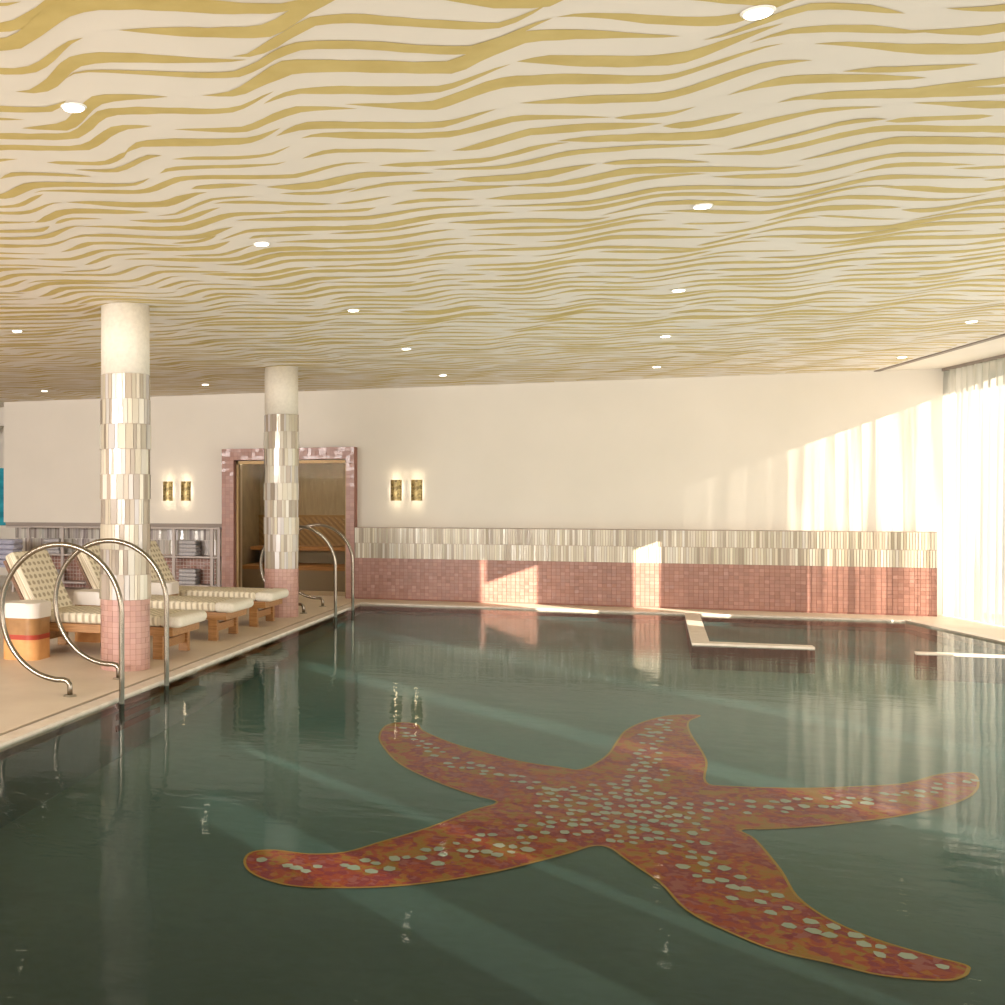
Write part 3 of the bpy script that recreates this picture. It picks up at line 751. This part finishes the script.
# ------------------------------------------------------------------ starfish mosaic
OUT = [(0.422, 10.552), (0.652, 10.625), (0.552, 10.356), (0.537, 9.944), (0.586, 9.328), (0.596, 8.972), (0.555, 8.445), (0.697, 8.393), (1.123, 8.486), (1.498, 8.661), (1.79, 8.833), (2.024, 9.117), (2.19, 9.252), (2.277, 9.228), (2.238, 8.959), (2.125, 8.656), (1.937, 8.366), (1.697, 8.113), (1.474, 7.913), (1.117, 7.652), (0.835, 7.497), (0.675, 7.423), (0.737, 7.257), (0.807, 6.773), (0.833, 6.398), (0.926, 6.139), (1.077, 5.951), (1.264, 5.828), (1.39, 5.767), (1.39, 5.706), (1.344, 5.62), (1.252, 5.558), (1.037, 5.531), (0.844, 5.595), (0.654, 5.656), (0.466, 5.819), (0.308, 6.026), (0.202, 6.365), (0.051, 6.657), (-0.042, 6.846), (-0.132, 6.851), (-0.249, 6.688), (-0.398, 6.502), (-0.588, 6.275), (-0.82, 6.056), (-1.05, 5.887), (-1.287, 5.775), (-1.533, 5.705), (-1.703, 5.735), (-1.842, 5.826), (-1.924, 5.977), (-1.926, 6.129), (-1.813, 6.203), (-1.61, 6.204), (-1.432, 6.299), (-1.28, 6.53), (-1.051, 6.894), (-0.864, 7.288), (-0.724, 7.535), (-0.908, 7.659), (-1.209, 7.933), (-1.473, 8.258), (-1.658, 8.653), (-1.775, 9.015), (-1.802, 9.405), (-1.711, 9.587), (-1.564, 9.558), (-1.47, 9.327), (-1.222, 9.025), (-0.971, 8.815), (-0.666, 8.613), (-0.386, 8.533), (-0.238, 8.527), (-0.083, 8.954), (-0.007, 9.456), (0.06, 9.861), (0.21, 10.246)]
def catmull(pts, sub=4):
    o = []
    k = len(pts)
    for i in range(k):
        p0, p1, p2, p3 = [Vector(pts[(i+j-1) % k]) for j in range(4)]
        for q in range(sub):
            t = q/sub
            o.append(.5*((2*p1) + (-p0+p2)*t + (2*p0-5*p1+4*p2-p3)*t*t + (-p0+3*p1-3*p2+p3)*t**3))
    return o
oc = catmull(OUT)
cen = (.012, 7.585)
bm = bmesh.new()
vs = [bm.verts.new((p.x, p.y, floorz(p.y)+.004)) for p in oc]
f = bm.faces.new(vs); bmesh.ops.triangulate(bm, faces=[f])
# thin ochre rim
k = len(oc)
for i in range(k):
    a_, b2 = oc[i], oc[(i+1) % k]; pa, na = oc[i-1], oc[(i+2) % k]
    def nrm(p, q):
        d = (q-p); v_ = Vector((-d.y, d.x)); return v_.normalized() if v_.length > 1e-9 else Vector((0, 0))
    n1 = nrm(pa, b2); n2_ = nrm(a_, na)
    q = [a_ + n1*.004, b2 + n2_*.004, b2 - n2_*.011, a_ - n1*.011]
    f = bm.faces.new([bm.verts.new((p.x, p.y, floorz(p.y)+.007)) for p in q]); f.material_index = 1
ARMS = dict(top=[(0.40, 10.40), (0.327, 10.1), (0.233, 9.602), (0.201, 8.813), (0.136, 8.131)], right=[(2.2, 9.08), (1.792, 8.567), (1.371, 8.242), (0.959, 8.03), (0.48, 7.83)],
            lr=[(1.33, 5.68), (1.116, 5.786), (0.90, 5.93), (0.66, 6.257), (0.45, 6.719), (0.25, 7.155)], ll=[(-1.86, 6.03), (-1.609, 5.96), (-1.303, 6.05), (-0.971, 6.372), (-0.629, 6.716), (-0.323, 7.142)],
            ul=[(-1.67, 9.45), (-1.432, 8.89), (-1.065, 8.393), (-0.624, 8.077), (-0.292, 7.819)])
rp = random.Random(21); placed = []
def pebble(x, y, s):
    for (a_, b2) in placed:
        if abs(a_-x) < .052 and abs(b2-y) < .085: return
    placed.append((x, y))
    kk = 6; r0 = rp.uniform(0, 6)
    q = [(x + s*1.3*rp.uniform(.7, 1.2)*math.cos(r0+2*PI*i/kk), y + s*1.45*rp.uniform(.7, 1.2)*math.sin(r0+2*PI*i/kk)) for i in range(kk)]
    f = bm.faces.new([bm.verts.new((a_, b2, floorz(b2)+.008)) for a_, b2 in q]); f.material_index = 2
for nm, pts in ARMS.items():
    pts = [Vector(p) for p in pts] + [Vector(cen)]
    for i in range(len(pts)-1):
        a_, b2 = pts[i], pts[i+1]; L = (b2-a_).length; d = (b2-a_)/L; nn = Vector((-d.y, d.x))
        wdt = .05 + .03*i
        for q in range(int(L*(34+10*i))):
            t_ = rp.random(); p = a_ + d*L*t_ + nn*rp.uniform(-wdt, wdt)
            pebble(p.x, p.y, rp.uniform(.020, .031))
for q in range(420):
    a_ = rp.uniform(0, 2*PI); r_ = math.sqrt(rp.random())
    pebble(cen[0] + .50*r_*math.cos(a_), cen[1] + .62*r_*math.sin(a_), rp.uniform(.019, .029))
o = link('starfish_mosaic', bm, [M['star'], M['star_edge'], M['pebble']])
tag(o, 'giant orange and magenta starfish mosaic set in the pool floor', 'mosaic')

# ------------------------------------------------------------------ lights, world, camera
def look(v): return Vector(v).to_track_quat('-Z', 'Y').to_euler()
sun = lamp('SUN', 'sun', (10, -5, 8), look((-.766, .643, -.24)), 27.0, (1, .87, .74)); sun.data.angle = math.radians(.35)
w = bpy.data.worlds.new('sky'); S.world = w; w.use_nodes = True
bg = w.node_tree.nodes['Background']; bg.inputs[0].default_value = (.86, .92, 1, 1); bg.inputs[1].default_value = 1.6
# daylight entering along the window side
lamp('AREA', 'window_daylight', (wx(5.5, -.3), 5.5, 1.65), look((-1, -.2, 0)), 190, (1, .95, .88), 14, 2.9)
# unseen fill lamps added behind the viewer, against a solid wall
lamp('AREA', 'rear_fill', (-2, -3.6, 1.7), look((0, 1, .06)), 560, (1, .94, .87), 16, 2.8)
lamp('AREA', 'rear_left_fill', (-7.5, -3.2, 2.7), look((.0, 1, -.13)), 560, (1, .96, .93), 9, .9, math.radians(100))
# unseen upward fill lamps added to brighten the ceiling and left side
lamp('AREA', 'ceiling_fill', (0, 8.8, -.03), look((0, .0001, 1)), 235, (1, .92, .80), 7, 14)
lamp('AREA', 'left_side_fill', (-9.6, 8, .5), look((.25, .0001, 1)), 190, (1, .94, .86), 4, 14)
for x_ in (DX0+.4, DX1-.4): lamp('POINT', 'sauna_fill', (x_, WY+1.0, 2.38), (0, 0, 0), 40, (1, .88, .72), .08)  # hidden lamps added above the door to brighten the sauna

cam = bpy.data.cameras.new('camera'); co = bpy.data.objects.new('camera', cam); C.objects.link(co); S.camera = co
co.location = (0, 0, 1.47); co.rotation_euler = (PI/2, 0, math.radians(21.068))
cam.sensor_width = 36; cam.lens = 1137/1005*36
cam.shift_x = (502.5-180)/1005; cam.shift_y = (502-502.5)/1005
cam.clip_start = .05; cam.clip_end = 200
S.view_settings.view_transform = 'Standard'; S.view_settings.look = 'None'; S.view_settings.exposure = -.10
S.cycles.use_denoising = True; S.cycles.max_bounces = 8; S.cycles.diffuse_bounces = 4; S.cycles.transparent_max_bounces = 16
S.cycles.caustics_reflective = False; S.cycles.sample_clamp_indirect = 6
